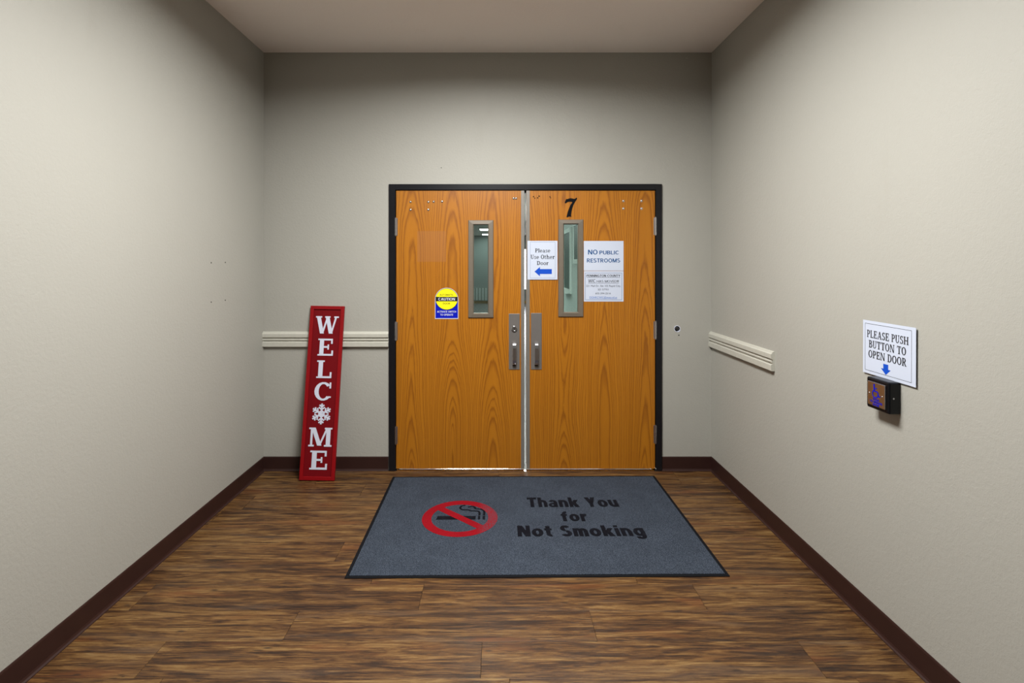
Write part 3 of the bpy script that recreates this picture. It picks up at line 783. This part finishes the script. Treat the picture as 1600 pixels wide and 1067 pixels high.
mb.flatline([(.0145, .054), (.022, .0565)], .0042, n0, n1)
mb.build('wheelchair_symbol', M_BLUE, t)
for body, wd_, zz in (('PUSH', .032, .0365), ('TO OPERATE', .066, .0265), ('DOOR', .034, .0165)):
    sans2(body, 0, zz, wd_, .0080, .0507, .0512, M_BLUE, t)
for u in (-.036, .033):
    MB().dome(u, .060, .0032, .0505, .002, 10, 3).build('screw', M_BRIGHT, t, 0, True)
mb = MB()
mb.v += [(b + q[0] * 0 + (.0 if i < 8 else .0015), .060 + .003 * math.sin(2 * PI * (i % 8) / 8), .028 + .003 * math.cos(2 * PI * (i % 8) / 8)) for i, q in enumerate([(0, 0)] * 16)]
mb.f += [tuple(range(8, 16))] + [(i, (i + 1) % 8, 8 + (i + 1) % 8, 8 + i) for i in range(8)]
mb.build('side_screw', M_STEEL, t)

# ------------------------------------------------------------------ leaning red sign
LEN, HW = 1.170, 0.1185
pb = Vector((-1.2255, 3.582, 0.003)); slope = .1455; side = .0165
up = Vector((side, slope, 1)).normalized(); rt = Vector((1, 0, 0)); rt = (rt - up * rt.dot(up)).normalized(); nn = rt.cross(up)
Ms = Matrix(((rt.x, up.x, nn.x, pb.x), (rt.y, up.y, nn.y, pb.y), (rt.z, up.z, nn.z, pb.z), (0, 0, 0, 1)))
t = thing('welcome_sign', 'tall narrow red WELCOME board leaning on the wall left of the doors', 'sign', Ms)
MB().box((-HW + .002, .002, 0), (HW - .002, LEN - .002, .011)).build('panel', M_RED, t)
bw = .024
for a, b in (((-HW, 0), (-HW + bw, LEN)), ((HW - bw, 0), (HW, LEN)), ((-HW + bw, 0), (HW - bw, bw)), ((-HW + bw, LEN - bw), (HW - bw, LEN))):
    MB().box((*a, -.001), (*b, .019)).build('border_strip', M_REDB, t, .002)
def sy(py):      # height along the board from a row of the photograph
    k_ = (412 - py) / F
    # solve z = EYE + k*depth on the board face
    y = (EYE - pb.z + k_ * (pb.y - .012)) / (up.z - k_ * up.y)
    return y
for ch, a, b_, wd_ in (('W', 494.5, 521.5, .160), ('E', 529.5, 556, .107), ('L', 563.5, 591, .104), ('C', 597.5, 626, .116), ('M', 668.5, 698, .152), ('E', 704.5, 734, .118)):
    y1, y0 = sy(a), sy(b_)
    slab(ch, 0.003, y0, wd_, y1 - y0, .011, .0135, M_WHITE, t, 'letter')
mb = MB(); cy = sy(647); Rf = (sy(630.5) - sy(664)) / 2
for q in range(6):
    a = PI / 2 + q * PI / 3
    def rot(p): return (.003 + p[0] * math.cos(a) - p[1] * math.sin(a), cy + p[0] * math.sin(a) + p[1] * math.cos(a))
    mb.flatline([rot((0, 0)), rot((Rf * .97, 0))], .0105, .011, .0134)
    for c0, ln in ((.40, .30), (.66, .24)):
        for sg in (1, -1):
            mb.flatline([rot((Rf * c0, 0)), rot((Rf * (c0 + ln * .72), sg * Rf * ln * .95))], .0095, .011, .0134)
    mb.flatline([rot((0, 0)), rot((Rf * .30, 0))], .020, .011, .0134)
mb.build('snowflake', M_WHITE, t)

# ------------------------------------------------------------------ door mat
MW, MD = 1.794, 1.172
t = thing('door_mat', 'grey blue no smoking door mat with black edges before the doors', 'mat', Matrix.Translation((.1745, 3.0555, 0)) @ Matrix.Rotation(0.009, 4, 'Z'))
e = .017
MB().box((-MW / 2 + e, -MD / 2 + e, .0005), (MW / 2 - e, MD / 2 - e, .0062)).build('carpet_pile', M_CARPET, t, .001)
for a, b_ in (((-MW / 2, -MD / 2), (-MW / 2 + e, MD / 2)), ((MW / 2 - e, -MD / 2), (MW / 2, MD / 2)), ((-MW / 2 + e, -MD / 2), (MW / 2 - e, -MD / 2 + e)), ((-MW / 2 + e, MD / 2 - e), (MW / 2 - e, MD / 2))):
    MB().box((*a, .0004), (*b_, .004)).build('rubber_edge', M_RUBBER, t, .001)
cx, cy = -.225 - .1745, 3.046 - 3.0555
n0, n1 = .0062, .0066
em = bpy.data.objects.new('no_smoking_emblem', None); COL.objects.link(em); em.parent = t; em.location = (cx, cy, 0)
MB().ring(0, 0, .216, .163, n0, n1 + .0003, 64).build('prohibition_ring', M_REDPRINT, em)
a = math.radians(-43)
ca, sa = math.cos(a), math.sin(a)
MB().prism([(-.18 * ca - (-.024) * sa, -.18 * sa + (-.024) * ca), (.18 * ca + .024 * sa, .18 * sa - .024 * ca), (.18 * ca - .024 * sa, .18 * sa + .024 * ca), (-.18 * ca - .024 * sa, -.18 * sa + .024 * ca)],
           n0, n1 + .0004).build('prohibition_slash', M_REDPRINT, em)
mb = MB()
mb.prism([(-.136, -.024), (.090, -.024), (.090, .018), (-.128, .018)], n0, n1); mb.box((.103, -.024, n0), (.116, .018, n1)); mb.box((.130, -.024, n0), (.144, .018, n1))
mb.build('cigarette', M_MATINK, em)
def smooth(pts, k=6):
    out = []
    P = [Vector(p) for p in pts]; P = [P[0]] + P + [P[-1]]
    for i in range(1, len(P) - 2):
        for j in range(k):
            u = j / k
            out.append(0.5 * ((2 * P[i]) + (-P[i - 1] + P[i + 1]) * u + (2 * P[i - 1] - 5 * P[i] + 4 * P[i + 1] - P[i + 2]) * u * u + (-P[i - 1] + 3 * P[i] - 3 * P[i + 1] + P[i + 2]) * u ** 3))
    out.append(P[-2]); return out
mb = MB()
mb.flatline(smooth([(.110, .024), (.110, .058), (.098, .078), (.060, .082), (.040, .096), (.010, .096), (-.006, .118), (.002, .146), (.022, .156)]), .013, n0, n1)
mb.flatline(smooth([(.137, .024), (.137, .075), (.118, .102), (.085, .108), (.080, .128), (.062, .140), (.040, .128)]), .013, n0, n1)
mb.build('smoke_curl', M_MATINK, em)
def mat_text(body, px0, px1, foot, top):
    yf, yt = EYE * F / (foot - 412), EYE * F / (top - 412)
    ym = (yf + yt) / 2
    x0, x1 = (px0 - 780) * ym / F, (px1 - 780) * ym / F
    sans2(body, (x0 + x1) / 2 - .1745, yf - 3.0555, x1 - x0, yt - yf, .0062, .0067, M_MATINK, t, BLACKFACE, .085, True)
mat_text('Thank You', 824, 965, 794, 779)
mat_text('for', 876.5, 917, 816.3, 801)
mat_text('Not Smoking', 808, 1006, 840, 823)

# ------------------------------------------------------------------ ceiling lights (just above the frame and behind the viewer)
def troffer(x, y, wx, wy, label, group=None):
    t = thing('ceiling_light', label, 'light', Matrix.Translation((x, y, ZC)), group)
    outline(-wx / 2 - .025, -wy / 2 - .025, wx / 2 + .025, wy / 2 + .025, .025, -.012, 0).build('light_frame', M_TRIM, t)
    MB().box((-wx / 2, -wy / 2, -.006), (wx / 2, wy / 2, -.001)).build('diffuser', M_LAMP, t)
    l = bpy.data.lights.new('troffer_light', 'AREA')
    l.shape = 'RECTANGLE'; l.size = wx; l.size_y = wy; l.energy = TROFFER_WATTS; l.color = (0.99, 0.99, 0.965); l.spread = math.radians(167)
    lo = bpy.data.objects.new('troffer_light', l); COL.objects.link(lo); lo.parent = t; lo.location = (0, 0, -.009)
troffer(-.08, 1.95, .60, 1.20, 'long lit ceiling panel over the vestibule floor')

# ------------------------------------------------------------------ the corridor beyond the doors
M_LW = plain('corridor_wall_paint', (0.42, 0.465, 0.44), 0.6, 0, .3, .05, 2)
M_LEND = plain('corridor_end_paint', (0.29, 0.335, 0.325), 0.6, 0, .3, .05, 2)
M_LF = plain('corridor_floor_tile', (0.24, 0.25, 0.25), 0.25, 0, .5, .06, 6)
M_LD = plain('dark_green_door_paint', (0.03, 0.06, 0.05), 0.4)
M_LT = plain('corridor_pale_trim', (0.55, 0.60, 0.57), 0.5)
M_WARM = plain('oak_base_trim', (0.42, 0.30, 0.12), 0.5)
CY0, CY1, CXL, CXR, CZ = D + .15, 19.6, -2.2, 1.06, 2.50
struct(MB().box((CXL - .1, D + .02, -.12), (CXR + .9, CY1 + .1, 0.0)), 'floor_beyond', M_LF, 'pale glossy corridor floor beyond the doors')
struct(MB().box((CXL - .1, CY0, CZ), (CXR + .9, CY1 + .1, CZ + .1)), 'ceiling_beyond', M_CEIL, 'corridor ceiling beyond the doors')
struct(MB().box((CXL - .1, CY0, 0), (CXL, CY1, CZ)), 'wall_beyond_left', M_LW, 'corridor wall beyond the doors on the left')
mb = MB().box((CXR, 5.4, 0), (CXR + .1, CY1, CZ)).box((1.9, CY0, 0), (2.0, 5.4, CZ)).box((CXR, 5.4, 0), (2.0, 5.5, CZ))
struct(mb, 'wall_beyond_right', M_LW, 'corridor wall beyond the doors on the right')
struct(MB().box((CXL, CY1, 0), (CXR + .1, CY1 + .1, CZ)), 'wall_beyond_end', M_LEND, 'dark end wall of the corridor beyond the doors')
struct(MB().box((CXL, CY1 - .03, 0), (CXR, CY1, .10)), 'baseboard_beyond_end', M_WARM, 'yellowish baseboard at the end of the corridor')
t = thing('wall_radiator', 'low grey ribbed radiator at the corridor end, seen through left window', 'radiator', Matrix.Translation((-.55, CY1 - .12, .0)))
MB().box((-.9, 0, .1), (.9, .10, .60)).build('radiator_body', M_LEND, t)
for q in range(16):
    MB().box((-.86 + q * .112, -.03, .12), (-.80 + q * .112, 0.002, .57)).build('radiator_fin', M_LT, t)
for lab, ya, yb, za, zb in (('narrow dark green board in pale casing seen through the right door window', 7.80, 8.50, 1.08, 1.93),
                            ('small dark board at the right edge of the right door window', 6.85, 7.40, 1.52, 1.98)):
    t = thing('corridor_board', lab, 'board', Matrix.Translation((CXR, ya, za)))
    MB().box((-.018, 0, 0), (-.0005, yb - ya, zb - za)).build('board_panel', M_LD, t)
    for a, b_ in (((-.03, -.05, -.06), (-.0005, 0, zb - za + .06)), ((-.03, yb - ya, -.06), (-.0005, yb - ya + .05, zb - za + .06)),
                  ((-.09 if yb > 8 else -.03, 0, -.06), (-.0005, yb - ya, 0)), ((-.03, 0, zb - za), (-.0005, yb - ya, zb - za + .06))):
        MB().box(a, b_).build('board_casing', M_LT, t)
w1 = struct(outline(.80, .50, 1.05, 2.02, .03, CY1 - .05, CY1), 'window_1', M_LT, 'narrow daylit sidelight at the end of the corridor')
for v in w1.data.vertices: v.co = (v.co.x, v.co.z, v.co.y)
MB().box((.83, CY1 - .03, .53), (1.02, CY1 - .02, 1.99)).build('pane', emit('daylit_pane', (0.93, 0.95, 1.0), 6.0), w1)
for i, (x, y) in enumerate(((.10, 5.2), (-.45, 10.2), (-.44, 16.0), (-.45, 18.7))):  # the first panel is added, out of view, to light the floor behind the doors
    t = thing('corridor_ceiling_light', ('lit ceiling panel added just beyond the doors to brighten the floor there', 'lit corridor ceiling panel in the middle of the corridor',
              'upper small lit corridor panel seen through left window', 'lower small lit corridor panel seen through left window')[i], 'light', Matrix.Translation((x, y, CZ)), 'corridor ceiling panels')
    sx, sy_ = (.6, .6) if i < 2 else (.14, .35)
    outline(-sx - .03, -sy_ - .03, sx + .03, sy_ + .03, .03, -.02, 0).build('light_frame', M_TRIM, t)
    MB().box((-sx, -sy_, -.012), (sx, sy_, -.001)).build('diffuser', M_LOBBYLAMP, t)
